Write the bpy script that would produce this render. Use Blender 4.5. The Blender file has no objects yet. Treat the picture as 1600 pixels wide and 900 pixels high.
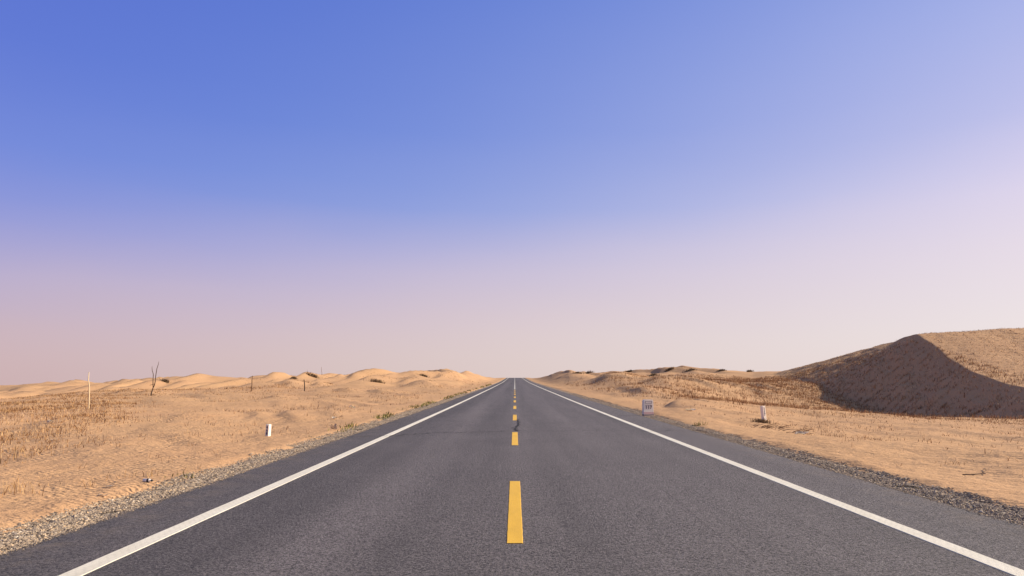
import bpy, bmesh, math, random
import numpy as np
from mathutils import Vector, Matrix

random.seed(5)
np.random.seed(5)
sc = bpy.context.scene
C = sc.collection

# ---------------------------------------------------------------- camera
CAM_H = 1.485
cam_data = bpy.data.cameras.new("camera")
cam_data.sensor_width = 36.0
cam_data.lens = 36.0 * 1100.0 / 1600.0
cam_data.clip_start = 0.05
cam_data.clip_end = 20000.0
cam = bpy.data.objects.new("camera", cam_data)
cam.location = (0.0, 0.0, CAM_H)
cam.rotation_euler = (math.radians(90.0) + math.atan(144.5 / 1100.0), 0.0, math.atan(4.3 / 1100.0))
C.objects.link(cam)
sc.camera = cam

# ---------------------------------------------------------------- sky, sun, exposure
SUN_EL, SUN_AZ = math.radians(28.5), math.radians(77.0)      # azimuth clockwise from the road's direction
sun_dir = Vector((math.cos(SUN_EL) * math.sin(SUN_AZ), math.cos(SUN_EL) * math.cos(SUN_AZ), math.sin(SUN_EL)))
sl = bpy.data.lights.new("sun", 'SUN')
sl.energy = 3.95
sl.angle = math.radians(0.53)
sl.color = (1.0, 0.89, 0.72)
so = bpy.data.objects.new("sun", sl)
so.rotation_euler = sun_dir.to_track_quat('Z', 'Y').to_euler()
so.location = (60, 25, 60)
C.objects.link(so)

sc.view_settings.view_transform = 'Standard'
sc.view_settings.look = 'None'
EXPOSURE = 0.80
sc.view_settings.exposure = EXPOSURE
sc.view_settings.gamma = 1.0
sc.view_settings.use_curve_mapping = False

def lin(c):
    return tuple(((v / 255.0) / 12.92 if v / 255.0 <= .04045 else ((v / 255.0 + .055) / 1.055) ** 2.4) for v in c)

world = bpy.data.worlds.new("World")
sc.world = world
world.use_nodes = True
wt = world.node_tree
wt.nodes.clear()
W = wt.nodes.new
wl = wt.links.new
SKY_STRENGTH = 0.10
sky = W('ShaderNodeTexSky')
sky.sky_type = 'NISHITA'
sky.sun_disc = False
sky.sun_elevation = SUN_EL
sky.sun_rotation = SUN_AZ
sky.altitude = 900
sky.air_density = 1.0
sky.dust_density = 3.0
sky.ozone_density = 3.0
tc = W('ShaderNodeTexCoord')
sep = W('ShaderNodeSeparateXYZ')
wl(tc.outputs['Generated'], sep.inputs[0])
def wmath(op, a, b=None, clamp=False):
    n = W('ShaderNodeMath'); n.operation = op; n.use_clamp = clamp
    for i, v in enumerate((a, b)):
        if v is None: continue
        if isinstance(v, (int, float)): n.inputs[i].default_value = v
        else: wl(v, n.inputs[i])
    return n.outputs[0]
dn = W('ShaderNodeTexNoise'); dn.inputs['Scale'].default_value = 2.2; dn.inputs['Detail'].default_value = 3
dmap = W('ShaderNodeMapping'); dmap.inputs['Scale'].default_value = (1, 1, 3.5)
wl(tc.outputs['Generated'], dmap.inputs[0]); wl(dmap.outputs[0], dn.inputs['Vector'])
# the dust layer is a little uneven
uneven = wmath('MULTIPLY', wmath('SUBTRACT', dn.outputs['Fac'], 0.5), 0.035)
elev = wmath('MAXIMUM', wmath('ADD', sep.outputs['Z'], uneven), 0.0)
def table(stops):
    p = [a for a, _ in stops]
    c = np.array([lin(b) for _, b in stops]) / (2 ** EXPOSURE)
    return np.stack([np.interp(SKY_STOPS, p, c[:, k]) for k in range(3)], 1)
SKY_STOPS = [0, .03, .06, .09, .12, .15, .18, .21, .24, .27, .30, .34, .38, .42, .46, .5, .62, .75, .88, 1]
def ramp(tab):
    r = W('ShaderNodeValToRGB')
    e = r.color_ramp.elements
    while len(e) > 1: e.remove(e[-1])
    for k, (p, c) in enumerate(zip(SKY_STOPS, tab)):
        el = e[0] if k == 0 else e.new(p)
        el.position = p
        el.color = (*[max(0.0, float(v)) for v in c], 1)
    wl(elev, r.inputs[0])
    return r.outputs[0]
# dusty desert air: pink-beige at the horizon, violet above it, blue higher up; unseen zenith muted towards green to make shade less purple; paler towards the sun
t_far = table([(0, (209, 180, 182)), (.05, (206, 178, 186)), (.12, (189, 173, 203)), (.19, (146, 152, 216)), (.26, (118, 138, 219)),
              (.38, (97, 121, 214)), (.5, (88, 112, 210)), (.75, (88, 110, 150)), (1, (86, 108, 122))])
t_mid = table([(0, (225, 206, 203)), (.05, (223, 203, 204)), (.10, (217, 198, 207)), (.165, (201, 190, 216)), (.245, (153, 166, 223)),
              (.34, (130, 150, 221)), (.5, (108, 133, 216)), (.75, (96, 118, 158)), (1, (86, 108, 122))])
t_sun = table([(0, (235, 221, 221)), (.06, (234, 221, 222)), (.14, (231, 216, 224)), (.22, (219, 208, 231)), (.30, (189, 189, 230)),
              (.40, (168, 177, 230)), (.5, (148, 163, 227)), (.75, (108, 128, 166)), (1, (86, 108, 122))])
hl = wmath('SQRT', wmath('ADD', wmath('MULTIPLY', sep.outputs['X'], sep.outputs['X']), wmath('MULTIPLY', sep.outputs['Y'], sep.outputs['Y'])))
az = wmath('DIVIDE', sep.outputs['X'], wmath('MAXIMUM', hl, 0.02))
# a smooth curve from the far side (left) over the road's direction to the sun's side
az_t = wmath('MULTIPLY', wmath('ADD', az, 0.60), 1 / 1.20, True)
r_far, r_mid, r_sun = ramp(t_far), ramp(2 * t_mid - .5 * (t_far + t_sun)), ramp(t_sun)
def wmix(f, a, b):
    n = W('ShaderNodeMix'); n.data_type = 'RGBA'
    if isinstance(f, (int, float)): n.inputs['Factor'].default_value = f
    else: wl(f, n.inputs['Factor'])
    wl(a, n.inputs['A']); wl(b, n.inputs['B'])
    return n.outputs['Result']
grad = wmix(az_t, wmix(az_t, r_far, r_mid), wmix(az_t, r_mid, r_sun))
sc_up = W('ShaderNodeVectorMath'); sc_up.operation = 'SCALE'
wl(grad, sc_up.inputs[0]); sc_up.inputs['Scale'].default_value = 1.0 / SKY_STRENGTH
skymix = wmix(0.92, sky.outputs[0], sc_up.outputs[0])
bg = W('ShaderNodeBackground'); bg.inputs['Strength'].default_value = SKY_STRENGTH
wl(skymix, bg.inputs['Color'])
wo = W('ShaderNodeOutputWorld'); wl(bg.outputs[0], wo.inputs['Surface'])

# ---------------------------------------------------------------- terrain
def smooth(a, b, t):
    t = np.clip((np.asarray(t, float) - a) / (b - a), 0, 1)
    return t * t * (3 - 2 * t)

_rng = np.random.RandomState(11)
_P = _rng.permutation(512)
_P = np.concatenate([_P, _P, _P])
_A = _rng.rand(512) * 2 * math.pi
_GX, _GY = np.cos(_A), np.sin(_A)

def perlin(x, y):
    x = np.asarray(x, float); y = np.asarray(y, float)
    xi = np.floor(x).astype(int); yi = np.floor(y).astype(int)
    xf = x - xi; yf = y - yi
    def g(ix, iy, fx, fy):
        k = _P[(_P[ix & 511] + iy) & 511]
        return _GX[k] * fx + _GY[k] * fy
    u = xf ** 3 * (xf * (xf * 6 - 15) + 10); v = yf ** 3 * (yf * (yf * 6 - 15) + 10)
    a = g(xi, yi, xf, yf); b = g(xi + 1, yi, xf - 1, yf)
    c = g(xi, yi + 1, xf, yf - 1); d = g(xi + 1, yi + 1, xf - 1, yf - 1)
    return ((a + (b - a) * u) * (1 - v) + (c + (d - c) * u) * v) * 1.5

# long profile of the road: a slow climb to a crest 400 m ahead, then down
_ry = np.arange(-100, 3200, 2.0)
_rz = np.interp(_ry, [-100, 0, 20, 47, 69, 118, 204, 300, 402, 440, 500, 3200],
                [0, 0, .03, .11, .22, .45, .98, 1.95, 3.02, 3.05, 2.4, -34])
_k = np.hanning(23); _k /= _k.sum()
_rz = np.convolve(np.pad(_rz, 11, mode='edge'), _k, mode='valid')
def road_z(y):
    return np.interp(y, _ry, _rz)

LE, RE = -4.40, 5.20          # edges of the asphalt
LG, RG = -4.95, 5.74          # outer edges of the gravel

# distance and height of the dune skyline, by bearing (x/y) from the road
_u = (np.array([-200, 0, 40, 114, 170, 230, 284, 330, 384, 428, 460, 526, 568, 620, 633, 680, 717, 750, 780, 800,
                823, 845, 862, 888, 930, 945, 1020, 1046, 1080, 1124, 1172, 1192, 1220, 1300, 1500, 1900]) - 804.3) / 1100
_sy = np.array([604, 605, 601, 597.5, 598, 598, 594, 594, 590, 586, 589, 588, 586, 588, 585.5, 584, 581.5, 584, 589.5, 592,
                589.5, 584, 581, 580.5, 583, 582, 581, 578.5, 579.5, 580, 582, 580, 580, 578, 578, 578])
_sd = np.array([360, 360, 350, 340, 330, 300, 230, 210, 200, 190, 190, 195, 200, 195, 190, 190, 200, 260, 340, 400,
                340, 270, 240, 220, 200, 195, 190, 200, 205, 205, 195, 180, 170, 170, 170, 170])
_sz = 1.485 + (594.5 - _sy) / 1100 * _sd

def slip_dunes(x, y, L, sx=0.0):
    p = x / L + 0.9 * perlin(x / (3.2 * L) + sx, y / (4.5 * L)) + 0.25 * perlin(x / L + 7 + sx, y / (1.6 * L))
    t = p - np.floor(p)
    pr = np.where(t < .22, t / .22, 1 - smooth(.22, 1.0, t))
    amp = np.clip(.45 + 1.1 * perlin(x / (2.3 * L) + 31 + sx, y / (2.9 * L) + 5), 0, 1.2)
    return pr * amp

def mound(x, y, cx, cy, h, wl, wr, ly):
    s = x - cx - .25 * np.sin((y - cy) * .9)
    a = np.where(s < 0, smooth(-wl, wl * .12, s) ** .8, np.exp(-(s / wr) ** 2))
    return h * a * np.exp(-((y - cy) / ly) ** 2)

def ground_z(x, y, under_road=True):
    x = np.asarray(x, float); y = np.asarray(y, float)
    R = road_z(y)
    yy = np.maximum(y, 1.0)
    u = x / yy
    d0 = np.interp(u, _u, _sd); z0 = np.interp(u, _u, _sz)
    left = x < 0
    off = np.where(left, -x, x)
    lat = smooth(6.0, 16.0, off)
    # base: near plane follows the road, far land follows the dune skyline
    d = y / d0
    g = np.where(left, smooth(.38, 1.0, d), np.clip((d - .2) / .8, 0, 1) ** 1.15)
    near = R * (1 - smooth(10, 60, off)) 
    zf = near * (1 - np.minimum(g, 1)) + z0 * g
    zf = np.where(d > 1, z0 - 4.0 * smooth(1.0, 1.7, d) - .012 * np.maximum(y - d0, 0), zf)
    z = R * (1 - lat) + zf * lat
    # left plain drops away behind a low brink
    bx = -27 - (y - 37) * (39 / 84.0)
    br = smooth(0, 26, bx - x) * smooth(10, 30, y) * left
    z = z - 2.6 * br * (1 - smooth(.75, 1.0, d))
    # right: falls gently away from the road, then a basin before the large dune
    z = z - np.where(left, 0, .043 * np.clip(off - 7, 0, 14)) * smooth(8, 20, y) * (1 - smooth(50, 90, y))
    z = z - 1.75 * np.exp(-(((x - 29) / 9.5) ** 2 + ((y - 59) / 14.5) ** 2))
    # dunes with the steep face to the left
    w = smooth(8, 20, off) * smooth(75, 150, y) * (1 - smooth(600, 1200, y))
    w = np.where(left, np.maximum(w, .8 * br * smooth(50, 90, y)), w * .62 * (1 - .75 * smooth(.25, .32, u)))
    z = z + w * (2.1 * slip_dunes(x, y, 15.0) - np.where(left, .95, 1.05)) + w * np.where(left, 1.15, .8) * slip_dunes(x, y, 6.2, 17.0)
    wm = smooth(7.5, 12, off) * smooth(28, 60, y) * (1 - smooth(300, 500, y))
    z = z + wm * .30 * slip_dunes(x + .3 * y, y, 5.0, 3.0) * smooth(-.1, .35, perlin(x / 14 + 9, y / 17))
    # single mounds beside the right shoulder
    z = z + mound(x, y, 8.4 + .10 * (y - 37), 37.0, .38, .66, 4.2, 3.0) + mound(x, y, 11.0, 43.0, .40, .8, 3.0, 2.6)
    z = z + mound(x, y, 11.0 + .06 * (y - 66), 66, .42, 1.3, 5, 11.0) + mound(x, y, 16.5 + .12 * (y - 80), 80, .6, 2.4, 7, 12) + mound(x, y, 14 + .1 * (y - 105), 105, .8, 3.0, 6, 12)
    # undulation and footprint-size unevenness
    q = smooth(5.0, 8.0, off)
    z = z + q * (.19 * perlin(x / 7.3, y / 9.1) + .07 * perlin(x / 2.1 + 4, y / 2.6))
    z = z + smooth(5.6, 8.5, off) * (1 - smooth(60, 120, y)) * (.11 * slip_dunes(x + .5 * y, y, 2.6, 41.0) + .07 * slip_dunes(x + .35 * y, y, 5.5, 57.0) * smooth(14, 30, y))
    fine = (1 - smooth(40, 90, np.hypot(x, y)))
    z = z + smooth(4.6, 6.0, off) * fine * (.022 * perlin(x / .62, y / .7 + 3) + .012 * perlin(x / .27 + 8, y / .3))
    # sand creeps over the gravel along an uneven line
    e = np.where(left, (LG - x), (x - RG)) + .15 * perlin(x * 0 + left * 50., y / 1.7) + .07 * perlin(x * 0 + left * 90., y / .5)
    z = z + np.clip(e * .28, -.10, .05) + np.where(left, 0, .0)
    if under_road:
        inside = np.maximum(smooth(0, .25, np.minimum(x - LE + .30, RE + .30 - x)), 0)
        z = z - .35 * inside
    return z

# crest of the large dune right of the road: y, x, z
_cy = np.array([26, 34, 40, 45, 49, 53, 57, 63, 68, 72, 76, 80, 95, 115, 140, 170, 200])
_cx = np.array([33, 34, 34.4, 34.9, 35.5, 36.4, 37.1, 38.7, 40.1, 41.0, 42.0, 43.3, 46.3, 49.8, 53, 57, 60])
_cz = np.array([-2.4, -1.2, -.1, .55, .93, 1.22, 1.98, 3.35, 5.05, 6.23, 6.15, 5.96, 5.45, 4.55, 3.35, 1.6, -1.5])
_fy = np.arange(20, 210, .25)
_kk = np.hanning(13); _kk /= _kk.sum()
_sm = lambda a: np.convolve(np.pad(np.interp(_fy, _cy, a), 6, mode='edge'), _kk, mode='valid')
_fx, _fz = _sm(_cx), _sm(_cz)
def crest(y):
    return np.interp(y, _fy, _fx) + .40 * perlin(y * 0 + 3.3, y / 5.0) + .10 * perlin(y * 0 + 8.1, y / 1.3), np.interp(y, _fy, _fz)

def dune_z(x, y):
    cx, cz = crest(y)
    s = x - cx
    slope = .68 - .29 * smooth(70, 88, y)
    zl = cz + slope * s + (.16 * perlin(x / 2.5, y / 3.0) + .14 * perlin(x / .9, y / 1.4)) * smooth(0, 2, -s)
    zr = cz + .06 * np.clip(s, 0, 9) - .02 * np.clip(s - 9, 0, 60) + .12 * perlin(x / 5, y / 6) * smooth(0, 3, s)
    zr = zr + 1.0 * np.exp(-(((x - 64) / 9.) ** 2 + ((y - 88) / 12.) ** 2))
    fine = .03 * perlin(x / .9, y / .9)
    return np.where(s < 0, zl, zr) + fine * smooth(0, .6, np.abs(s))

def dune_here(x, y):
    cx, _ = crest(y)
    return (x - cx > -17) & (x - cx < 48) & (y > 26) & (y < 195)

def land_z(x, y):
    x = np.asarray(x, float); y = np.asarray(y, float)
    g = ground_z(x, y)
    return np.where(dune_here(x, y), np.maximum(g, dune_z(x, y)), g)
# ---------------------------------------------------------------- materials
class NT:
    def __init__(s, name, rough=.9, spec=.3):
        s.m = bpy.data.materials.new(name); s.m.use_nodes = True
        s.t = s.m.node_tree; s.b = s.t.nodes['Principled BSDF']
        s.b.inputs['Roughness'].default_value = rough
        s.b.inputs['Specular IOR Level'].default_value = spec
        s._obj = None
    def n(s, k): return s.t.nodes.new(k)
    def l(s, a, b): s.t.links.new(a, b)
    def pos(s, scale=(1, 1, 1), rot=0):
        if s._obj is None: s._obj = s.n('ShaderNodeTexCoord').outputs['Object']
        m = s.n('ShaderNodeMapping'); m.inputs['Scale'].default_value = scale; m.inputs['Rotation'].default_value = (0, 0, rot)
        s.l(s._obj, m.inputs[0]); return m.outputs[0]
    def noise(s, scale, detail=4, rough=.55, vec=None, dist=0):
        k = s.n('ShaderNodeTexNoise'); k.inputs['Scale'].default_value = scale; k.inputs['Detail'].default_value = detail
        k.inputs['Roughness'].default_value = rough; k.inputs['Distortion'].default_value = dist
        s.l(vec if vec is not None else s.pos(), k.inputs['Vector']); return k.outputs['Fac']
    def voro(s, scale, vec=None, out='Distance', feature='F1'):
        k = s.n('ShaderNodeTexVoronoi'); k.feature = feature; k.inputs['Scale'].default_value = scale
        s.l(vec if vec is not None else s.pos(), k.inputs['Vector']); return k.outputs[out]
    def ramp(s, f, stops):
        r = s.n('ShaderNodeValToRGB'); e = r.color_ramp.elements
        while len(e) > 1: e.remove(e[-1])
        for i, (p, c) in enumerate(stops):
            el = e[0] if i == 0 else e.new(p); el.position = p
            if isinstance(c, (int, float)): c = (c, c, c)
            el.color = (*c, 1)
        s.l(f, r.inputs[0]); return r.outputs[0]
    def mix(s, f, a, b, mode='MIX'):
        k = s.n('ShaderNodeMix'); k.data_type = 'RGBA'; k.blend_type = mode
        for key, v in (('Factor', f), ('A', a), ('B', b)):
            if isinstance(v, (int, float)) and key == 'Factor': k.inputs[key].default_value = v
            elif isinstance(v, tuple): k.inputs[key].default_value = (*v, 1)
            else: s.l(v, k.inputs[key])
        return k.outputs['Result']
    def math(s, op, a, b=0.0, clamp=False):
        k = s.n('ShaderNodeMath'); k.operation = op; k.use_clamp = clamp
        for i, v in enumerate((a, b)):
            if isinstance(v, (int, float)): k.inputs[i].default_value = v
            else: s.l(v, k.inputs[i])
        return k.outputs[0]
    def color(s, c):
        if isinstance(c, tuple): s.b.inputs['Base Color'].default_value = (*c, 1)
        else: s.l(c, s.b.inputs['Base Color'])
    def bump(s, h, dist, strength=1.0):
        k = s.n('ShaderNodeBump'); k.inputs['Distance'].default_value = dist; k.inputs['Strength'].default_value = strength
        s.l(h, k.inputs['Height']); s.l(k.outputs[0], s.b.inputs['Normal'])

def plain(name, c, var=.12, scale=9, rough=.85, spec=.25, bump=.002):
    m = NT(name, rough, spec)
    f = m.noise(scale, 5, .6)
    m.color(m.mix(f, tuple(v * (1 - var) for v in c), tuple(min(1, v * (1 + var)) for v in c)))
    if bump: m.bump(m.noise(scale * 4, 4), bump)
    return m.m

def sand_material():
    m = NT('sand', .95, .1)
    big = m.noise(.055, 3, .5)
    mid = m.noise(.7, 5, .6)
    fin = m.noise(11, 5, .7)
    c = m.mix(m.ramp(big, [(.35, 0), (.65, 1)]), SAND_A, SAND_B)
    c = m.mix(m.ramp(mid, [(.35, 0), (.75, .5)]), c, SAND_C)
    dark = m.ramp(m.noise(3.1, 6, .72), [(.56, 0), (.72, .55)])
    patch = m.ramp(m.noise(.16, 3, .5), [(.38, .25), (.62, 1)])
    c = m.mix(m.math('MULTIPLY', dark, patch), c, SAND_D)
    c = m.mix(m.ramp(fin, [(.3, .22), (.7, 0)]), c, SAND_D)
    m.color(c)
    w = m.n('ShaderNodeTexWave'); w.wave_type = 'BANDS'; w.bands_direction = 'Y'
    w.inputs['Scale'].default_value = 2.6; w.inputs['Distortion'].default_value = 9.0
    w.inputs['Detail'].default_value = 3; w.inputs['Detail Scale'].default_value = 1.4
    m.l(m.pos((1, 1, 1), .35), w.inputs['Vector'])
    rp = m.math('MULTIPLY', w.outputs['Fac'], m.ramp(m.noise(.35, 2), [(.40, .05), (.62, .50)]))
    h = m.math('ADD', m.math('ADD', m.math('MULTIPLY', m.noise(3.2, 6, .6), 2.2), m.math('MULTIPLY', m.noise(24, 4, .6), .35)), rp)
    m.bump(h, .037)
    return m.m

def asphalt_material():
    m = NT('asphalt', .78, .35)
    a = m.noise(38, 5, .95)
    b = m.voro(33)
    wear = m.noise(1.0, 4, .6, m.pos((1.3, .05, 1)))
    blot = m.noise(.5, 5, .6)
    base = m.mix(m.ramp(a, [(.42, 0), (.50, .55), (.58, 1)]), ASPH_A, ASPH_B)
    base = m.mix(m.ramp(b, [(.05, .65), (.30, 0)]), base, ASPH_C)
    base = m.mix(m.ramp(m.noise(44, 2, .8), [(.60, 0), (.70, .85)]), base, ASPH_D)
    lane = m.n('ShaderNodeSeparateXYZ'); m.l(m.pos(), lane.inputs[0])
    xx = m.math('MULTIPLY', m.math('ADD', lane.outputs['X'], 6.0), 1 / 12.0)
    track = m.ramp(xx, [(0, .30), (.125, .26), (.215, .30), (.24, .22), (.30, .30), (.335, .62), (.37, .62), (.41, .38), (.46, .34), (.50, .62), (.55, .42),
                        (.60, .52), (.66, .66), (.70, .50), (.78, .58), (.815, .40), (.835, .55), (1, .6)])
    f = m.math('ADD', track, m.math('MULTIPLY', m.math('SUBTRACT', m.math('ADD', wear, m.math('MULTIPLY', blot, .5)), .75), .9), True)
    tone = m.ramp(f, [(0, .56), (.5, 1.02), (1, 1.46)])
    c = m.mix(1.0, base, tone, 'MULTIPLY')
    edge = m.math('ABSOLUTE', m.math('SUBTRACT', lane.outputs['X'], .4))
    dust = m.math('MULTIPLY', m.ramp(m.math('MULTIPLY', edge, 1 / 6.0), [(.68, 0), (.81, 1)]), m.ramp(m.noise(2.2, 6, .7), [(.46, 0), (.72, .6)]))
    c = m.mix(dust, c, DUST)
    m.color(c)
    m.bump(m.math('ADD', a, m.math('MULTIPLY', b, .6)), .012, .9)
    return m.m

def paint_material(name, c, wear=.5, ribs=False):
    m = NT(name, .6, .4)
    f = m.noise(26, 5, .7)
    g = m.noise(2.6, 4, .6, m.pos((2, .5, 1)))
    cc = m.mix(m.ramp(g, [(.35, 0), (.75, 1)]), c, tuple(v * k for v, k in zip(c, (.86, .84, .80))))
    cc = m.mix(m.ramp(f, [(.60, 0), (.78, wear)]), cc, ASPH_B)
    h = m.noise(110, 3, .7)
    if ribs:
        v = m.n('ShaderNodeTexVoronoi'); v.inputs['Scale'].default_value = 22; v.inputs['Randomness'].default_value = .35
        m.l(m.pos((1, .6, 1), .78), v.inputs['Vector'])
        dd = v.outputs['Distance']
        cc = m.mix(m.ramp(dd, [(.40, 0), (.62, .30)]), cc, tuple(v_ * .62 for v_ in c))
        h = m.math('SUBTRACT', h, m.math('MULTIPLY', dd, .15))
    m.color(cc)
    m.bump(h, .004)
    return m.m

def stones_material():
    m = NT('gravel_stone', .9, .25)
    g = m.n('ShaderNodeNewGeometry')
    c = m.ramp(g.outputs['Random Per Island'], [(0, (.10, .076, .058)), (.25, (.25, .192, .145)), (.6, (.38, .288, .205)), (.8, (.49, .36, .235)), (.9, (.52, .35, .20)), (1, (.64, .53, .40))])
    m.color(c)
    return m.m

def gravel_base_material():
    m = NT('gravel_ground', .95, .2)
    v = m.voro(55, out='Color')
    sp = m.n('ShaderNodeSeparateColor'); m.l(v, sp.inputs[0])
    c = m.ramp(sp.outputs[0], [(0, (.09, .072, .058)), (.4, (.24, .19, .148)), (.75, (.38, .30, .22)), (1, (.52, .42, .32))])
    sandy = m.ramp(m.noise(1.6, 5, .7), [(.50, 0), (.70, .8)])
    c = m.mix(sandy, c, tuple(v_ * .85 for v_ in SAND_A))
    m.color(c)
    m.bump(m.voro(55), .02)
    return m.m

def straw_material(name, cols):
    m = NT(name, .8, .2)
    g = m.n('ShaderNodeAttribute'); g.attribute_name = 'shade'
    m.color(m.ramp(g.outputs['Fac'], [(i / (len(cols) - 1.0), c) for i, c in enumerate(cols)]))
    return m.m

SAND_A = (.540, .310, .164)
SAND_B = (.575, .338, .172)
SAND_C = (.605, .374, .202)
SAND_D = (.350, .192, .090)
ASPH_A = (.008, .0065, .0065)
ASPH_B = (.176, .149, .148)
ASPH_C = (.018, .016, .016)
ASPH_D = (.26, .235, .22)
DUST = (.26, .19, .13)

M = dict(
    sand=sand_material(), asphalt=asphalt_material(),
    white=paint_material('white_road_paint', (.83, .755, .61), .25, True),
    thin=paint_material('thin_white_line_paint', (.70, .66, .54), .4),
    yellow=paint_material('yellow_road_paint', (.80, .455, .032), .15),
    stones=stones_material(), gravel=gravel_base_material(),
    crack_and_shadow=plain('crack_shadow_fill', (.018, .016, .018), .2, 20),
    straw=straw_material('dry_straw', [(.15, .070, .029), (.26, .128, .052), (.38, .200, .085), (.50, .29, .13), (.63, .42, .22)]),
    straw_dune=straw_material('dune_straw', [(.24, .13, .055), (.48, .31, .15), (.64, .45, .24), (.74, .56, .32), (.84, .68, .43)]),
    straw_pale=straw_material('pale_straw', [(.17, .08, .03), (.36, .19, .075), (.48, .29, .12), (.62, .42, .22)]),
    weed=straw_material('weed_leaf', [(.07, .075, .018), (.13, .13, .03), (.22, .20, .05), (.34, .25, .08)]),
    shrub=straw_material('shrub_twig', [(.09, .058, .030), (.14, .09, .045), (.20, .13, .065), (.28, .18, .09)]),
    white_conc=plain('white_painted_concrete', (.85, .76, .64), .08, 16, .7),
    grime=plain('bare_concrete', (.34, .27, .24), .2, 18),
    pink=plain('faded_red_paint', (.70, .45, .40), .15, 22),
    letter=plain('grey_violet_lettering', (.07, .05, .07), .1, 30),
    navy=plain('dark_blue_lettering', (.022, .018, .06), .1, 30),
    pale_wood=plain('bleached_wood', (.72, .55, .33), .2, 30, .8),
    dark_wood=plain('dead_dark_wood', (.10, .065, .045), .35, 25, .85),
    brown_wood=plain('brown_wood', (.20, .115, .06), .3, 25, .85),
    paper=plain('white_paper', (.78, .69, .56), .06, 20, .7),
    card=plain('faded_card', (.62, .50, .38), .1, 20, .8),
    bottle=plain('white_bottle_plastic', (.80, .76, .68), .06, 20, .35, .5),
    cap=plain('black_plastic', (.02, .02, .022), .1, 20, .4, .5),
    label=plain('grey_wrapper', (.30, .29, .28), .2, 40, .5),
)
# ---------------------------------------------------------------- where the small things stand (metres: x right of the centre line, y ahead)
KM = (5.44, 29.2)
POSTS = [
    (-6.31, 18.3, math.radians(-22), (.0, .035), .40, .098, '668', 'half buried white marker post with one bright side on open sand left of the road', .10, 0),
    (9.51, 27.3, math.radians(26), (-.02, -.075), .60, .135, '117', 'leaning white marker post with dark figures on the sand right of the road', .08, 0),
]
POLES = [
    (-19.18, 31.94, [(.06, 0, -.3), (.06, 0, .3), (.03, 0, .75), (.02, .0, 1.0), (-.05, 0, 1.30), (-.05, 0, 1.66)], [.026, .026, .026, .025, .022, .016],
     'pale_wood', 'crooked pale pole standing in the straw field at far left'),
    (-28.61, 77.2, [(0, 0, -.3), (.02, 0, .6), (0, 0, 1.2), (.03, 0, 1.70)], [.05, .05, .045, .04], 'brown_wood', 'thin brown pole with a pale tip before the left dunes', 'wooden_pole'),
    (-23.55, 79.4, [(.06, 0, -.3), (.05, 0, .5), (.02, 0, .9), (-.05, 0, 1.30)], [.07, .065, .06, .045], 'dark_wood', 'short thick dark stump leaning before the left dunes, nearest the road of the poles', 'wooden_stump', None, 'stump'),
    (-50.98, 187.0, [(.1, 0, -.3), (.05, 0, .6), (-.1, 0, 1.3), (-.12, 0, 2.1)], [.05, .05, .04, .03], 'brown_wood', 'very thin distant stick on the crest of the left dunes', 'wooden_pole'),
]
TREE = (-29.66, 57.94)
BOTTLE = (-5.16, 10.14, math.radians(-8))
PITX, PITY = 8.94, 25.9
TUFTS = [
    (-6.15, 9.0, 34, .26, .13, 'tall loose pale straw clump near the gravel, nearest on the far left'),
    (-5.76, 9.74, 16, .15, .07, 'low dense dark-based straw clump just above the left gravel, left of the bottle'),
    (-5.75, 10.6, 18, .17, .22, 'wide scattered straw clump behind the low dense one on the left'),
    (-9.3, 13.4, 40, .34, .30, 'dense straw clump at the near corner of the left straw field'),
    (-5.45, 10.75, 9, .16, .07, 'thin upright straw clump behind the bottle'),
    (-5.22, 11.5, 10, .18, .08, 'straw clump leaning by the green weed on the left gravel edge'),
    (-7.69, 17.3, 22, .22, .20, 'broad flattened straw clump on open sand in front of the left dunes'),
    (-5.95, 18.9, 16, .16, .22, 'wispy straw beside the half buried white post, on its right'),
    (7.45, 12.3, 24, .15, .22, 'fine broken straw clump on the sand above the right gravel'),
    (7.7, 16.4, 18, .18, .20, 'upright straw clump on the sand left of the dune shade'),
]
TUFTS_L = [(-7.12, 11.8, 5, .2), (-9.36, 16.4, 7, .25), (-6.6, 13.2, 5, .16), (-6.0, 12.4, 4, .15), (-8.1, 14.6, 6, .18), (-6.9, 15.4, 5, .15), (-7.4, 19.9, 6, .18),
           (-6.5, 16.6, 4, .14), (-9.9, 21.5, 7, .2), (-8.6, 23.6, 7, .2), (-5.9, 14.1, 4, .14), (-7.9, 9.9, 5, .18), (-6.8, 10.4, 5, .15), (-5.6, 11.2, 4, .14), (-8.8, 12.0, 5, .2), (-5.9, 22.5, 6, .2)]
TUFTS_R = [(6.44, 12.1, 5, .14), (11.9, 20.9, 7, .22), (12.0, 18.1, 6, .2), (11.0, 24.4, 6, .2), (8.9, 13.6, 5, .16), (9.7, 15.1, 5, .18), (10.6, 16.8, 6, .2), (8.2, 18.6, 5, .18),
           (9.3, 20.4, 6, .18), (12.8, 22.7, 6, .22), (10.2, 12.9, 5, .16), (7.0, 14.9, 4, .15), (13.6, 19.6, 6, .2), (11.3, 14.7, 5, .18), (8.1, 22.4, 6, .18), (14.2, 25.6, 7, .2), (13.0, 27.3, 7, .2)]
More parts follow.
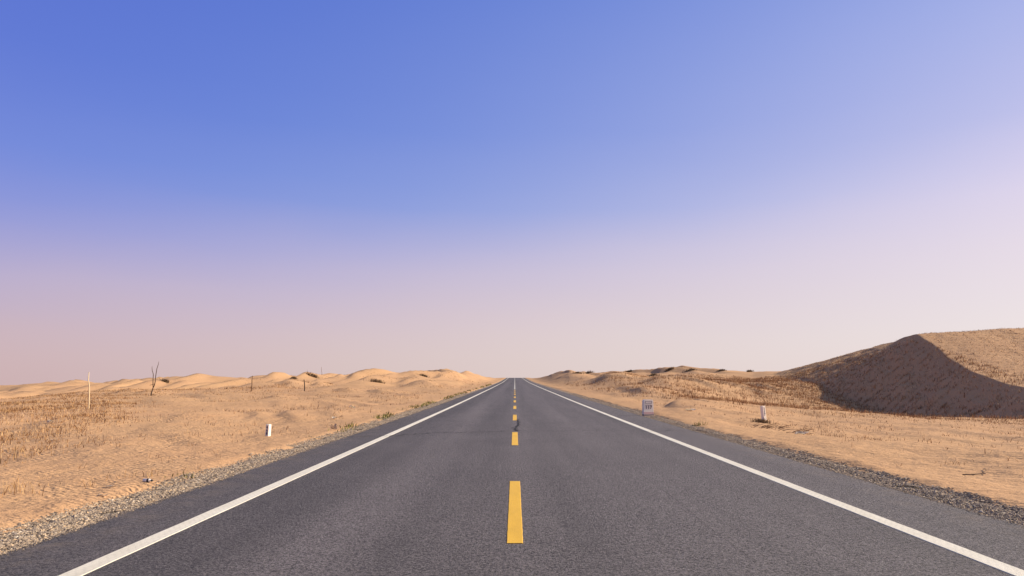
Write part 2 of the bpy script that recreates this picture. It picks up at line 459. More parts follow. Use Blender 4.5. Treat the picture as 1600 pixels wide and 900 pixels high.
WEEDS = [
    (5.93, 23.0, 60, .22, .13, 'bright green weed tuft on the right gravel between the two white stones'),
    (-4.80, 6.84, 36, .09, .10, 'low yellow-green weed in the gravel at the lower left corner'),
    (-4.64, 6.66, 20, .06, .07, 'small yellow-green weed right beside the corner weed in the gravel'),
    (-4.93, 10.88, 34, .10, .12, 'low green weed on the left gravel edge right of the bottle'),
    (-5.02, 17.9, 30, .10, .16, 'flat yellowish weed at the gravel edge in front of the half buried post'),
    (-5.02, 22.78, 40, .14, .22, 'green weed strip along the left gravel beyond the pale card'),
    (-4.98, 26.7, 44, .16, .28, 'dark green weed strip on the left gravel farther up the road'),
    (-5.0, 33.5, 44, .16, .40, 'farthest green weed strip on the left gravel'),
    (5.55, 30.4, 26, .16, .14, 'small weed at the foot of the kilometre stone'),
]
SHRUBS = [
    (-69.7, 141.4, 0.62, 0.38, 'dark shrub on the dune skyline right of the forked dead tree'),
    (-48.0, 154.0, 0.50, 0.34, 'small dark shrub on the left skyline between the two poles'),
    (-45.7, 161.0, 0.99, 0.68, 'largest dark shrub on the left skyline above the dark stump'),
    (-21.6, 110.8, 0.68, 0.60, 'dark shrub on the lit dune slope halfway to the road on the left'),
    (-17.8, 138.4, 0.50, 0.45, 'dark shrub on the left dune nearest the road crest'),
    (15.5, 173.6, 0.56, 0.52, 'dark shrub on the right skyline nearest the road crest'),
    (18.6, 181.0, 0.62, 0.68, 'wider dark shrub beside the one nearest the road crest, on its right'),
    (32.1, 199.0, 0.56, 0.45, 'small dark shrub on the skyline left of the kilometre stone'),
    (27.9, 142.2, 0.56, 0.52, 'dark shrub below the skyline above the kilometre stone'),
    (40.2, 184.2, 0.68, 0.60, 'dark shrub on the skyline right of the kilometre stone'),
    (44.1, 178.0, 0.68, 0.83, 'broad dark shrub on the skyline in the middle of the right dunes'),
    (54.5, 186.8, 0.56, 0.52, 'dark shrub on the skyline left of the leaning post'),
    (64.9, 196.2, 0.74, 0.38, 'upright dark shrub on the skyline above the leaning post'),
]
BRUSH = [(8.4, 23.8, 28, .50, 'heap of broken brown twigs on the sand below the leaning marker post'),
         (7.9, 20.6, 14, .50, 'thin spread of brown twigs on the sand right of the twig heap')]
SCRAPS = [
    (-5.16, 20.4, .16, .10, .16, .4, 'card', 'upright bent piece of pale card at the left gravel edge', 'card_scrap'),
    (-7.49, 32.9, .26, .20, .12, .2, 'paper', 'white scrap far out on the sand left of the road'),
    (-6.6, 26.1, .20, .12, .08, 1.2, 'paper', 'small white scrap between the card piece and the far left scrap'),
    (8.04, 20.1, .34, .20, .07, .3, 'paper', 'crumpled white paper scraps on the sand right of the twigs'),
    (7.43, 30.2, .42, .22, .08, .1, 'paper', 'white scrap on the sand between the kilometre stone and the leaning post'),
    (-13.6, 20.9, .16, .10, .09, .6, 'paper', 'whitish scrap in the middle of the left straw field'),
    (-10.75, 16.7, .20, .08, .03, 2.6, 'card', 'pale sliver lying in the near part of the left straw field', 'card_scrap'),
    (-5.43, 9.7, .13, .05, .015, .1, 'card', 'flat pale chip on the sand left of the bottle', 'card_scrap'),
    (-5.16, 9.06, .11, .05, .012, -.1, 'card', 'flat pale chip at the edge of the left gravel', 'card_scrap'),
]
BRANCHES = [
    (7.3, 11.2, [(-.40, -.10, -.006), (-.31, .10, .004), (-.20, -.02, .016), (-.12, .14, .006), (.02, .06, .030), (.09, .25, .012), (.20, .30, .034), (.27, .48, .020), (.38, .60, .004)], .0085, 'dark crooked twig lying on the bare sand at right'),
]
# ---------------------------------------------------------------- helpers
def tag(o, label=None, cat=None, group=None, kind=None):
    if label: o['label'] = label
    if cat: o['category'] = cat
    if group: o['group'] = group
    if kind: o['kind'] = kind
    return o

def link(name, me, mat=None, parent=None, loc=None):
    o = bpy.data.objects.new(name, me)
    if mat is not None and me is not None:
        me.materials.append(mat)
    C.objects.link(o)
    if parent is not None: o.parent = parent
    if loc is not None: o.location = loc
    return o

def empty(name, loc, rz=0.0, tilt=(0, 0)):
    o = bpy.data.objects.new(name, None)
    o.empty_display_size = .2
    o.location = loc; o.rotation_euler = (tilt[0], tilt[1], rz)
    C.objects.link(o)
    return o

def np_mesh(name, verts, faces, smooth_shade=False, shade=None):
    """verts (n,3); faces (m,k) with k constant"""
    me = bpy.data.meshes.new(name)
    verts = np.asarray(verts, np.float32); faces = np.asarray(faces, np.int32)
    m, k = faces.shape
    me.vertices.add(len(verts)); me.vertices.foreach_set('co', verts.ravel())
    me.loops.add(m * k); me.loops.foreach_set('vertex_index', faces.ravel())
    me.polygons.add(m)
    me.polygons.foreach_set('loop_start', np.arange(0, m * k, k, dtype=np.int32))
    me.polygons.foreach_set('loop_total', np.full(m, k, np.int32))
    me.polygons.foreach_set('use_smooth', np.full(m, bool(smooth_shade)))
    me.update(calc_edges=True)
    if shade is not None:
        me.attributes.new('shade', 'FLOAT', 'POINT').data.foreach_set('value', np.asarray(shade, np.float32))
    return me

def grid_mesh(name, X, Y, Z, smooth_shade=True):
    r, c = X.shape
    v = np.stack([X, Y, Z], -1).reshape(-1, 3)
    i = np.arange(r * c).reshape(r, c)
    f = np.stack([i[:-1, :-1], i[:-1, 1:], i[1:, 1:], i[1:, :-1]], -1).reshape(-1, 4)
    return np_mesh(name, v, f, smooth_shade)

def bm_mesh(name, bm, smooth_shade=False):
    me = bpy.data.meshes.new(name)
    bmesh.ops.recalc_face_normals(bm, faces=bm.faces)
    bm.to_mesh(me); bm.free()
    if smooth_shade:
        for p in me.polygons: p.use_smooth = True
    return me

def tube(bm, pts, radii, n=8):
    rings = []
    for i, p in enumerate(pts):
        p = Vector(p)
        d = (Vector(pts[min(i + 1, len(pts) - 1)]) - Vector(pts[max(i - 1, 0)])).normalized()
        a = d.cross(Vector((0, 1, .01)) if abs(d.y) < .9 else Vector((1, 0, 0))).normalized(); b = d.cross(a)
        rings.append([bm.verts.new(p + (a * math.cos(2 * math.pi * k / n) + b * math.sin(2 * math.pi * k / n)) * radii[i]) for k in range(n)])
    for r0, r1 in zip(rings, rings[1:]):
        for k in range(n):
            bm.faces.new((r0[k], r0[(k + 1) % n], r1[(k + 1) % n], r1[k]))
    bm.faces.new(rings[0][::-1]); bm.faces.new(rings[-1])

def prism(bm, outline, y0, y1):
    """outline of (x, z) extruded from y0 to y1"""
    a = [bm.verts.new((x, y0, z)) for x, z in outline]
    b = [bm.verts.new((x, y1, z)) for x, z in outline]
    n = len(outline)
    bm.faces.new(a); bm.faces.new(b[::-1])
    for i in range(n):
        bm.faces.new((a[i], b[i], b[(i + 1) % n], a[(i + 1) % n]))

def box(bm, x0, x1, y0, y1, z0, z1):
    prism(bm, [(x0, z0), (x1, z0), (x1, z1), (x0, z1)], y0, y1)

def bevel(bm, w, seg=2):
    bmesh.ops.bevel(bm, geom=[e for e in bm.edges], offset=w, segments=seg, affect='EDGES', profile=.6)

def text_mesh(name, s, size, depth):
    cu = bpy.data.curves.new(name, 'FONT')
    cu.body = s; cu.size = size; cu.extrude = depth; cu.align_x = 'CENTER'; cu.align_y = 'CENTER'; cu.offset = size * .035
    cu.resolution_u = 3
    t = bpy.data.objects.new(name, cu); C.objects.link(t)
    me = bpy.data.meshes.new_from_object(t.evaluated_get(bpy.context.evaluated_depsgraph_get()))
    bpy.data.objects.remove(t); bpy.data.curves.remove(cu)
    me.name = name
    me.materials.clear()
    return me

def zat(x, y): return float(land_z(np.array([x]), np.array([y]))[0])

# ---------------------------------------------------------------- the setting
def axis(lim, d0, k):
    v = [0.0]
    while v[-1] < lim: v.append(v[-1] + max(d0, k * v[-1]))
    return np.array(v)
ax = axis(2600, .11, .0125); ay = axis(3000, .13, .0125); an = axis(60, .5, .08)
gx = np.concatenate([-ax[:0:-1], ax]); gy = np.concatenate([-an[:0:-1], ay])
GX, GY = np.meshgrid(gx, gy)
sand = link('sand', grid_mesh('sand', GX, GY, ground_z(GX, GY)), M['sand'])
tag(sand, 'pale orange desert sand with low dunes on both sides of the road', None, None, 'structure')

ss = np.concatenate([-np.arange(17, 0, -.22), np.arange(0, 14, .25), np.arange(14, 48.1, 1.2)])
dy = np.arange(26, 195, .3)
S, DY = np.meshgrid(ss, dy)
DX = crest(DY)[0] + S
dune = link('sand_dune', grid_mesh('sand_dune', DX, DY, dune_z(DX, DY)), M['sand'])
tag(dune, 'tall sand dune on the right with its steep left face in deep shade', None, None, 'structure')

# road: a slab with ragged edges
ry = np.concatenate([np.arange(-40, 0, 2.0), np.arange(0, 60, .2), np.arange(60, 700, 2.0)])
def jag(y, seed): return .030 * perlin(y * 0 + seed, y / .45) + .035 * perlin(y * 0 + seed + 9, y / 2.7)
cols = []
le = LE + jag(ry, 2.5); re_ = RE + jag(ry, 7.5)
xs = [le + .012, le, le + .02] + [np.full_like(ry, v) for v in (-4.1, -3.4, -2.2, -1.1, 0, 1.3, 2.6, 3.9, 4.8)] + [re_ - .02, re_, re_ - .012]
zs = [-.12, -.018, 0] + [0] * 9 + [0, -.018, -.12]
RX = np.stack(xs, 1); RY = np.repeat(ry[:, None], RX.shape[1], 1); RZ = road_z(RY) + np.array(zs)[None, :]
road = link('road', grid_mesh('road', RX, RY, RZ, False), M['asphalt'])
tag(road, 'straight grey asphalt road running to a crest on the horizon', None, None, 'structure')

def strip(name, y0, y1, x0, x1, mat, dz=.004, step=2.0, edge=0.0, seed=0.0, thick=True):
    n = max(2, int((y1 - y0) / step) + 1)
    y = np.linspace(y0, y1, n)
    a = x0 + edge * perlin(y * 0 + seed, y / .16); b = x1 + edge * perlin(y * 0 + seed + 5, y / .16)
    X = np.stack([a, a + .004, b - .004, b], 1)
    Y = np.repeat(y[:, None], 4, 1)
    Z = road_z(Y) + np.array([.0005, dz, dz, .0005])[None, :]
    return link(name, grid_mesh(name, X, Y, Z, False), mat, road)

strip('edge_line', -30, 640, -3.475, -3.295, M['white'], .005, .25, .004, 1.2)
strip('edge_line', -30, 640, 3.80, 3.98, M['white'], .005, .25, .004, 4.2)
yd = 6.66
while yd < 92:
    strip('centre_dash', yd, yd + 3.95, -.075, .075, M['yellow'], .005, .1, .003, yd)
    yd += 9.62
strip('centre_line', 94, 640, -.055, .055, M['thin'], .005)

def crack_and_shadow(pts, w, jitter=.02, step=.12):
    P = []
    for (x0, y0), (x1, y1) in zip(pts, pts[1:]):
        n = max(2, int(math.hypot(x1 - x0, y1 - y0) / step))
        for i in range(n):
            t = i / n
            P.append((x0 + (x1 - x0) * t + random.gauss(0, jitter), y0 + (y1 - y0) * t + random.gauss(0, jitter)))
    P.append(pts[-1])
    P = np.array(P); T = np.gradient(P, axis=0); T /= np.linalg.norm(T, axis=1)[:, None] + 1e-9
    N = np.stack([-T[:, 1], T[:, 0]], 1) * (w * np.random.uniform(.4, 1.0, (len(P), 1)))
    X = np.stack([P[:, 0] - N[:, 0], P[:, 0] + N[:, 0]], 1); Y = np.stack([P[:, 1] - N[:, 1], P[:, 1] + N[:, 1]], 1)
    link('crack_and_shadow', grid_mesh('crack_and_shadow', X, Y, road_z(Y) + .0065, False), M['crack_and_shadow'], road)
crack_and_shadow([(.09, 26.6), (.13, 24.6), (.10, 22.9), (-.05, 21.9), (.06, 21.0), (.09, 20.7)], .040, .04)
crack_and_shadow([(3.3, 29.6), (4.2, 29.3), (5.18, 29.4)], .03, .03)  # painted dark strip standing in for the kilometre stone's cast shadow
crack_and_shadow([(-4.38, 18.6), (-3.3, 18.9), (-2.2, 20.0), (-1.0, 20.3), (.06, 20.75)], .036, .05)
crack_and_shadow([(.10, 20.7), (1.2, 20.6), (2.5, 20.9), (3.9, 20.5), (4.6, 20.9), (5.18, 20.4)], .024, .05)
crack_and_shadow([(2.03, 13.2), (1.98, 11.0), (2.0, 9.0), (1.96, 7.2), (1.97, 6.0)], .0028, .004, .06)

# gravel shoulders
for sgn, e0, e1 in ((-1, LE, LG), (1, RE, RG)):
    yy = np.concatenate([np.arange(-30, 0, 1.0), np.arange(0, 60, .15), np.arange(60, 640, 2.0)])
    t = np.linspace(-.12, 1.5, 11)
    X = e0 + (e1 - e0) * t[None, :] + 0 * yy[:, None]
    Y = np.repeat(yy[:, None], len(t), 1)
    hump = (.025 if sgn > 0 else .02) * np.exp(-((t - .62) / .28) ** 2) - .030 - .10 * np.clip(t - 1, 0, 1)
    Z = road_z(Y) + hump[None, :] + .022 * perlin(X / .35, Y / .4) + .014 * perlin(X / .12 + 4, Y / .13)
    g = link('gravel_shoulder', grid_mesh('gravel_shoulder', X, Y, Z), M['gravel'])
    tag(g, 'strip of grey gravel along the %s edge of the asphalt' % ('left' if sgn < 0 else 'right'), None, None, 'structure')
    # loose stones
    N = 90000
    yv = np.exp(np.random.uniform(math.log(4.2), math.log(70), N))
    tt = np.clip(np.random.beta(1.3, 1.1, N) * 1.22 - .10 + np.random.normal(0, .05, N), -.22, 1.35)
    keep = perlin(yv / .8, tt * 1.7 + sgn * 20) > -.55
    yv, tt = yv[keep], tt[keep]; N = len(yv)
    xv = e0 + (e1 - e0) * tt
    size = np.random.gamma(2.6, .0027, N) + .004 + .00022 * yv
    size = (.95 if sgn < 0 else .82) * np.minimum(size, .032 + .0002 * yv) * np.where(tt < .0, .55, 1.0)
    hz = road_z(yv) + np.where(tt < 0, .001, (np.interp(tt, t, hump) + .010))
    hz = np.maximum(hz, np.where(tt > .6, ground_z(xv, yv, False) - .004, -9))
    oc = np.array([(1, 0, 0), (0, 1, 0), (-1, 0, 0), (0, -1, 0), (0, 0, 1), (0, 0, -1)], float)
    of = np.array([(0, 1, 4), (1, 2, 4), (2, 3, 4), (3, 0, 4), (1, 0, 5), (2, 1, 5), (3, 2, 5), (0, 3, 5)])
    V = oc[None] * np.random.uniform(.7, 1.35, (N, 6, 1)) + np.random.normal(0, .18, (N, 6, 3))
    V *= np.stack([np.ones(N), np.random.uniform(.7, 1.2, N), np.random.uniform(.30, .58, N)], 1)[:, None, :]
    an_ = np.random.uniform(0, 2 * math.pi, N); ca, sa = np.cos(an_)[:, None], np.sin(an_)[:, None]
    V = np.stack([V[..., 0] * ca - V[..., 1] * sa, V[..., 0] * sa + V[..., 1] * ca, V[..., 2]], -1)
    V = V * size[:, None, None] + np.stack([xv, yv, hz + size * .35], 1)[:, None, :]
    F = (of[None] + (np.arange(N) * 6)[:, None, None]).reshape(-1, 3)
    st = link('gravel', np_mesh('gravel', V.reshape(-1, 3), F), M['stones'])
    tag(st, 'loose grey stones scattered over the %s gravel shoulder' % ('left' if sgn < 0 else 'right'), 'gravel', None, 'stuff')

# ---------------------------------------------------------------- straw
def straw_mesh(name, V, F):
    return np_mesh(name, V, F, False, np.repeat(np.random.rand(len(V) // 5), 5))

def blades(px, py, h, lean, width, heights=land_z):
    """thin bent three-triangle stalks at px, py"""
    n = len(px)
    z = heights(px, py)
    a = np.random.uniform(0, 2 * math.pi, n)
    dx, dy_ = np.cos(a) * lean * h, np.sin(a) * lean * h
    b = np.random.uniform(0, math.pi, n)
    wx, wy = np.cos(b) * width / 2, np.sin(b) * width / 2
    base = np.stack([px, py, z - .02], 1); w = np.stack([wx, wy, 0 * wx], 1)
    mid = base + np.stack([dx * .35, dy_ * .35, h * .58], 1)
    top = base + np.stack([dx, dy_, h * np.sqrt(np.maximum(1 - lean ** 2 * .6, .1))], 1)
    V = np.stack([base - w, base + w, mid - w * .8, mid + w * .8, top], 1)
    f = np.array([(0, 1, 3), (0, 3, 2), (2, 3, 4)])
    F = (f[None] + (np.arange(n) * 5)[:, None, None]).reshape(-1, 3)
    return V.reshape(-1, 3), F

def rows(n, x0, x1, y0, y1, dens, pitch=1.1, ang=.2, snap=.8):
    """points snapped to the lines of a straw chequerboard"""
    x = np.random.uniform(x0, x1, n); y = np.random.uniform(y0, y1, n)
    c, s = math.cos(ang), math.sin(ang)
    u, v = x * c + y * s, -x * s + y * c
    k = np.random.rand(n)
    wob = .22 * perlin(x / 3.0, y / 3.0)
    v = np.where(k < snap * .68, np.round(v / pitch) * pitch + np.random.normal(0, .07, n) + wob, v)
    u = np.where((k >= snap * .68) & (k < snap), np.round(u / pitch) * pitch + np.random.normal(0, .07, n) + wob, u)
    x, y = u * c - v * s, u * s + v * c
    keep = np.random.rand(n) < dens(x, y)
    return x[keep], y[keep]

def clumps(x, y, k, spread, hmin, hmax, lean, wbase):
    n = len(x)
    kk = np.random.randint(1, k + 1, n)
    X = np.repeat(x, kk) + np.random.normal(0, spread, kk.sum()); Y = np.repeat(y, kk) + np.random.normal(0, spread, kk.sum())
    H = np.repeat(np.random.uniform(hmin, hmax, n), kk) * np.random.uniform(.45, 1.15, kk.sum())
    L = np.random.uniform(.05, lean, kk.sum())
    D = np.hypot(X, Y)
    return blades(X, Y, H, L, (wbase + .00022 * D) * np.random.uniform(.6, 1.3, kk.sum()))

def join(*vf):
    V, F, o = [], [], 0
    for v, f in vf:
        V.append(v); F.append(f + o); o += len(v)
    return np.concatenate(V), np.concatenate(F)

def d_left(x, y):
    b = smooth(-1.2, 1.2, -(8.9 + (y - 13.5) * .47) - x + 2.0 * perlin(x / 5, y / 6))
    far = 1 - smooth(0, 5, (-27 - (y - 37) * .464) - x - 9)
    return b * (.30 + .70 * smooth(-.15, .35, perlin(x / 3 + 3, y / 3.4))) * far
def d_sparse(x, y):
    return .9 * smooth(.02, .45, perlin(x / 3.2 + 11, y / 3.6)) * smooth(5.3, 6.5, np.abs(x))
x1, y1 = rows(95000, -62, -9, 11, 110, d_left)
xa, ya = rows(26000, -32, -8.5, 11, 42, d_left, pitch=.9)
x1, y1 = np.concatenate([x1, xa]), np.concatenate([y1, ya])
x2, y2 = rows(13000, -30, -5.3, 6, 75, d_sparse, snap=.5)
x3, y3 = rows(5000, -60, -30, 80, 120, lambda x, y: smooth(.0, .3, perlin(x / 9 + 1, y / 9)))
x4, y4 = rows(11000, -60, -6.5, 60, 200, lambda x, y: smooth(.0, .4, perlin(x / 8 + 5, y / 14)))
st = link('dry_straw', straw_mesh('dry_straw_west', *join(clumps(x1, y1, 4, .06, .05, .20, .95, .009),
          clumps(x2, y2, 3, .06, .06, .20, .9, .009), clumps(x3, y3, 3, .12, .2, .4, .6, .014), clumps(x4, y4, 3, .15, .12, .28, .6, .012))), M['straw'])
tag(st, 'rows of dead straw stubble planted over the sand left of the road', 'straw', None, 'stuff')

def d_right(x, y):
    a = smooth(0, 5, y - (38 + np.maximum(0, 13 - x) * 2.5)) * smooth(7.5, 11, x) * (1 - smooth(95, 140, y)) * (.35 + .65 * smooth(.12, .26, x / y))
    a = np.maximum(a * (.30 + .70 * smooth(-.2, .3, perlin(x / 5 + 13, y / 7))), smooth(24, 28, x) * smooth(48, 58, y) * (1 - smooth(95, 115, y)))
    return a
def d_rsparse(x, y):
    return smooth(7.0, 9.0, x) * (.14 + .8 * smooth(.0, .4, perlin(x / 2.6 + 21, y / 3.0)))
x1, y1 = rows(62000, 7, 40, 36, 190, d_right)
x2, y2 = rows(14000, 6.5, 32, 8, 46, d_rsparse, snap=.7, ang=-.1)
x3, y3 = rows(2600, 14, 34, 24, 36, lambda x, y: smooth(0, 3, y - 38 + .35 * x) * .8)
x4, y4 = rows(4500, 24, 34, 50, 82, lambda x, y: .35 + .65 * smooth(-.2, .3, perlin(x / 2.5 + 2, y / 4)))
st = link('dry_straw', straw_mesh('dry_straw_east', *join(clumps(x1, y1, 4, .07, .16, .36, .6, .012),
          clumps(x2, y2, 3, .06, .05, .17, .9, .008), clumps(x3, y3, 4, .06, .1, .25, .7, .01), clumps(x4, y4, 4, .08, .16, .40, .6, .012))), M['straw'])
tag(st, 'dead straw stubble covering the rising sand right of the road', 'straw', None, 'stuff')

def d_dune(x, y):
    s = x - crest(y)[0]
    lit = np.where(s > .4, (.42 + .5 * smooth(-.2, .3, perlin(x / 2.2, y / 2.2))) * smooth(44, 52, y + 0 * s), 0)
    sh = np.where(s < -.3, .30 + .7 * smooth(-.05, .3, perlin(x / 3.5, y / 6)), 0) * (.40 + .60 * smooth(72, 90, y))
    on = dune_z(x, y) > ground_z(x, y) + .03
    return np.where(on, np.where(s > 0, lit, sh), 0)
x1, y1 = rows(70000, 30, 66, 38, 125, d_dune, pitch=1.0, ang=-.25)
st = link('dry_straw', straw_mesh('dry_straw_dune', *clumps(x1, y1, 4, .10, .06, .20, .9, .010)), M['straw_dune'])
tag(st, 'short dead straw in rows all over the tall dune on the right', 'straw', None, 'stuff')

# ---------------------------------------------------------------- things
def tuft(x, y, n, h, label, group, mat='straw_pale', spread=.05, lean=.9, name='straw_tuft', cat='dry grass', w=.007):
    a = np.random.normal(0, spread, n); b = np.random.normal(0, spread * .7, n)
    z0 = zat(x, y)
    V, F = blades(x + a, y + b, h * np.random.uniform(.35, 1.1, n), np.random.uniform(.1, lean, n), w * np.random.uniform(.6, 1.4, n))
    # the stalks meet in one buried root
    sh = np.append(np.repeat(np.random.rand(n), 5), .3)
    F = np.concatenate([F, np.stack([np.arange(n) * 5 + 1, np.arange(n) * 5, np.full(n, 5 * n)], 1)])
    V = np.concatenate([V - np.array([x, y, z0]), [[0, 0, -.12]]])
    o = link(name, np_mesh(name, V, F, False, sh), M[mat], None, (x, y, z0))
    return tag(o, label, cat, group)

for (x, y, n, h, sp, lab) in TUFTS:
    tuft(x, y, n, h, lab, None, spread=sp)
for (x, y, n, h) in TUFTS_L:
    tuft(x, y, n, h, 'one of many small dry straw tufts standing on open sand left of the road', 'small straw tufts left of the road', 'straw')
for (x, y, n, h) in TUFTS_R:
    tuft(x, y, n, h, 'one of many small dry straw tufts standing on open sand right of the road', 'small straw tufts right of the road', 'straw')
for (x, y, n, h, sp, lab) in WEEDS:
    tuft(x, y, n, h, lab, 'green weeds on the road shoulders', 'weed', sp, 1.1, 'roadside_weed', 'weed', .011)
for (x, y, h, sp, lab) in SHRUBS:
    n = 170
    tuft(x, y, n, h, lab, 'dark shrubs on the dunes', 'shrub', sp, 1.2, 'desert_shrub', 'shrub', .03 + .0004 * y)

nw = 1500
wy = np.exp(np.random.uniform(math.log(20), math.log(150), nw)); wx = -5.02 + .05 * np.sin(wy) + np.random.normal(0, .13, nw)
kp = perlin(wy / 2.6, wy * 0 + 4.4) > -.12
wx, wy = wx[kp], wy[kp]
V, F = blades(wx, wy, np.random.uniform(.05, .17, len(wx)) * (1 + wy / 150), np.random.uniform(.2, 1.0, len(wx)), .016 + .0005 * wy)
o = link('weeds', np_mesh('weeds', V, F, False, np.repeat(np.random.rand(len(V) // 5), 5)), M['weed'])
tag(o, 'thin broken line of low green weeds along the outer edge of the left gravel', 'weeds', None, 'stuff')

# brushwood heap below the right hundred-metre post
def brush(x, y, n, lx, label):
    bm = bmesh.new(); z0 = zat(x, y)
    for i in range(n):
        cx, cy = random.uniform(-lx, lx), random.gauss(0, .14)
        L = random.uniform(.15, .5); a = random.gauss(0, .45); t = random.uniform(0, .5)
        zz = zat(x + cx, y + cy) - z0 + random.uniform(.0, .07)
        p0 = Vector((cx, cy, zz)); d = Vector((math.cos(a) * math.cos(t), math.sin(a) * math.cos(t), math.sin(t) * .7)) * L
        tube(bm, [p0, p0 + d * .5 + Vector((0, 0, .02)), p0 + d], [.008, .006, .003], 4)
    o = link('brushwood_heap', bm_mesh('brushwood_heap', bm), M['brown_wood'], None, (x, y, z0))
    return tag(o, label, 'brushwood', None, 'stuff')
for a in BRUSH: brush(*a)
o = tuft(PITX, PITY, 260, .22, 'low dark thorny bush at the foot of the leaning marker post', None, 'shrub', .17, 1.3, 'desert_shrub', 'shrub', .014)

# kilometre stone
def km_stone(x, y):
    z = float(road_z(y)) - .05
    t = empty('kilometre_stone', (x, y, z), .30)
    tag(t, 'white kilometre stone with rounded top and pinkish base on the right gravel shoulder', 'milestone')
    w, h, r = .225, .70, .07
    out = [(-w, .10), (w, .10)]
    for k in range(7):
        a = math.pi / 2 * k / 6; out.append((w - .012 - r + r * math.cos(a), h - r + r * math.sin(a)))
    for k in range(7):
        a = math.pi / 2 + math.pi / 2 * k / 6; out.append((-w + .012 + r + r * math.cos(a), h - r + r * math.sin(a)))
    bm = bmesh.new(); prism(bm, out, -.07, .07); bevel(bm, .006, 1)
    link('slab', bm_mesh('slab', bm), M['white_conc'], t)
    bm = bmesh.new(); box(bm, -w - .004, w + .004, -.082, .082, -.12, .12); bevel(bm, .012, 2)
    link('base', bm_mesh('base', bm), M['grime'], t)
    bm = bmesh.new(); box(bm, -w + .002, w - .002, -.0725, .0725, .1202, .205)
    link('band', bm_mesh('band', bm), M['pink'], t)
    bm = bmesh.new()
    for zz in (.545, .625): box(bm, -.150, .150, -.0755, -.069, zz, zz + .010)
    box(bm, -.150, -.140, -.0755, -.069, .5552, .6248); box(bm, .140, .150, -.0755, -.069, .5552, .6248)
    link('route_panel_frame', bm_mesh('route_panel_frame', bm), M['letter'], t)
    bm = bmesh.new(); box(bm, -.155, .155, -.0755, -.069, .470, .484)
    link('rule_line', bm_mesh('rule_line', bm), M['letter'], t)
    for i, ch in enumerate('117'):
        o = link('digit', text_mesh('digit', ch, .17, .004), M['letter'], t, (-.105 + .105 * i, -.0715, .385))
        o.rotation_euler = (math.pi / 2, 0, 0)
km_stone(*KM)

def marker_post(x, y, rz, tilt, h, w, chars, label, sink, face):
    z = zat(x, y)
    t = empty('marker_post', (x, y, z - sink), rz, tilt)
    tag(t, label, 'marker post', 'white hundred-metre marker posts')
    bm = bmesh.new()
    a = w / 2
    bm_out = [(-a, 0), (a, 0), (a * .96, h), (-a * .96, h)]
    prism(bm, bm_out, -a, a); bevel(bm, .008, 2)
    link('post', bm_mesh('post', bm), M['white_conc'], t)
    for i, ch in enumerate(chars):
        o = link('digit', text_mesh('digit', ch, w * .95, .003), M['navy'], t, (0, -a - .001, h - w * .75 - i * w * .80))
        o.rotation_euler = (math.pi / 2, 0, 0)
for a in POSTS: marker_post(*a)

# poles and dead trees
def pole(x, y, pts, radii, mat, label, name='wooden_pole', group=None, cat='pole'):
    bm = bmesh.new(); tube(bm, pts, radii, 8)
    o = link(name, bm_mesh(name, bm, True), M[mat], None, (x, y, zat(x, y)))
    return tag(o, label, cat, group)
for a in POLES: pole(*a)

def dead_tree(x, y):
    t = empty('dead_tree', (x, y, zat(x, y)))
    t.scale = (.84, .84, .84)
    tag(t, 'bare dark dead tree forking into two upright limbs left of the road', 'dead tree')
    bm = bmesh.new(); tube(bm, [(0, 0, -.2), (.02, 0, .25), (.10, .02, .55), (.15, .02, .78)], [.075, .065, .055, .05], 8)
    link('trunk', bm_mesh('trunk', bm, True), M['dark_wood'], t)
    bm = bmesh.new(); tube(bm, [(.14, .02, .74), (.27, .0, 1.0), (.32, .0, 1.35), (.31, .02, 1.75), (.36, .0, 2.2), (.40, .0, 2.6), (.50, .02, 3.0), (.53, .02, 3.3)],
                           [.042, .045, .042, .040, .036, .032, .024, .012], 7)
    link('limb', bm_mesh('limb', bm, True), M['dark_wood'], t)
    bm = bmesh.new(); tube(bm, [(.15, .02, .74), (.09, .05, 1.1), (.06, .06, 1.6), (.07, .05, 1.95), (.05, .05, 2.1), (-.06, .04, 2.4), (-.10, .04, 2.65), (-.11, .04, 2.85)],
                           [.040, .042, .038, .036, .034, .028, .022, .012], 7)
    link('limb', bm_mesh('limb', bm, True), M['dark_wood'], t)
    bm = bmesh.new(); tube(bm, [(.30, .0, 1.12), (.12, -.02, 1.08), (-.08, -.03, 1.02), (-.20, -.03, .98)], [.022, .022, .018, .009], 6)
    link('twig', bm_mesh('twig', bm, True), M['dark_wood'], t)
dead_tree(*TREE)

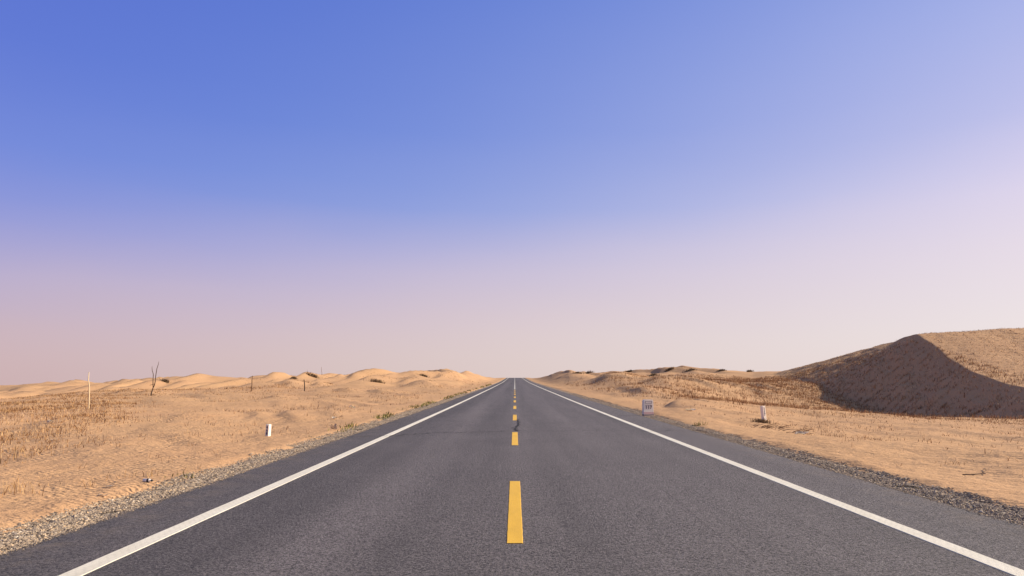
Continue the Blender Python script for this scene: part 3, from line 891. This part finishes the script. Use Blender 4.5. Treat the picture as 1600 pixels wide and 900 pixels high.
# litter
def bottle(x, y, rz):
    z = zat(x, y)
    t = empty('plastic_bottle', (x, y, z + .024), rz)
    tag(t, 'small pale bottle with a black cap lying on the sand beside the left gravel', 'bottle')
    def lathe(prof, n=12):
        bm = bmesh.new(); rr = []
        for (p, r) in prof: rr.append([bm.verts.new((p, r * math.cos(2 * math.pi * k / n), r * math.sin(2 * math.pi * k / n))) for k in range(n)])
        for a, b in zip(rr, rr[1:]):
            for k in range(n): bm.faces.new((a[k], a[(k + 1) % n], b[(k + 1) % n], b[k]))
        bm.faces.new(rr[0][::-1]); bm.faces.new(rr[-1]); return bm
    link('body', bm_mesh('body', lathe([(-.085, .020), (-.08, .030), (.03, .031), (.05, .024), (.062, .014), (.072, .014)]), True), M['bottle'], t)
    link('wrapper', bm_mesh('wrapper', lathe([(-.004, .0325), (.002, .0328), (.028, .0328), (.031, .0325)]), True), M['cap'], t)
    link('cap', bm_mesh('cap', lathe([(.0725, .017), (.074, .0185), (.096, .0185), (.098, .016)]), True), M['cap'], t)
    t.scale = (.78, .78, .78)
bottle(*BOTTLE)

def scrap(x, y, sx, sy, h, rz, mat, label, kind='paper_scrap'):
    z = zat(x, y); bm = bmesh.new(); n = 5
    g = [[None] * n for _ in range(n)]
    ph = random.uniform(0, 6)
    for i in range(n):
        for j in range(n):
            u, v = i / (n - 1) - .5, j / (n - 1) - .5
            g[i][j] = bm.verts.new((u * sx + random.gauss(0, .06 * sx), v * sy + random.gauss(0, .06 * sy), h * (.5 + .5 * math.sin(ph + 5 * u + 3 * v)) + random.uniform(0, .2 * h)))
    for i in range(n - 1):
        for j in range(n - 1): bm.faces.new((g[i][j], g[i + 1][j], g[i + 1][j + 1], g[i][j + 1]))
    bmesh.ops.solidify(bm, geom=bm.faces[:], thickness=.003)
    o = link(kind, bm_mesh(kind, bm), M[mat], None, (x, y, z + .006)); o.rotation_euler = (0, 0, rz)
    tag(o, label, 'litter', 'pale litter scattered on the sand')
for a in SCRAPS: scrap(*a)

def branch(x, y, pts, r, label):
    bm = bmesh.new(); z0 = zat(x, y)
    P = [(px, py, zat(x + px, y + py) - z0 + pz) for px, py, pz in pts]
    tube(bm, P, [r * (1 - .6 * i / (len(P) - 1)) for i in range(len(P))], 6)
    o = link('fallen_branch', bm_mesh('fallen_branch', bm, True), M['dark_wood'], None, (x, y, z0))
    tag(o, label, 'branch')
for a in BRANCHES: branch(*a)
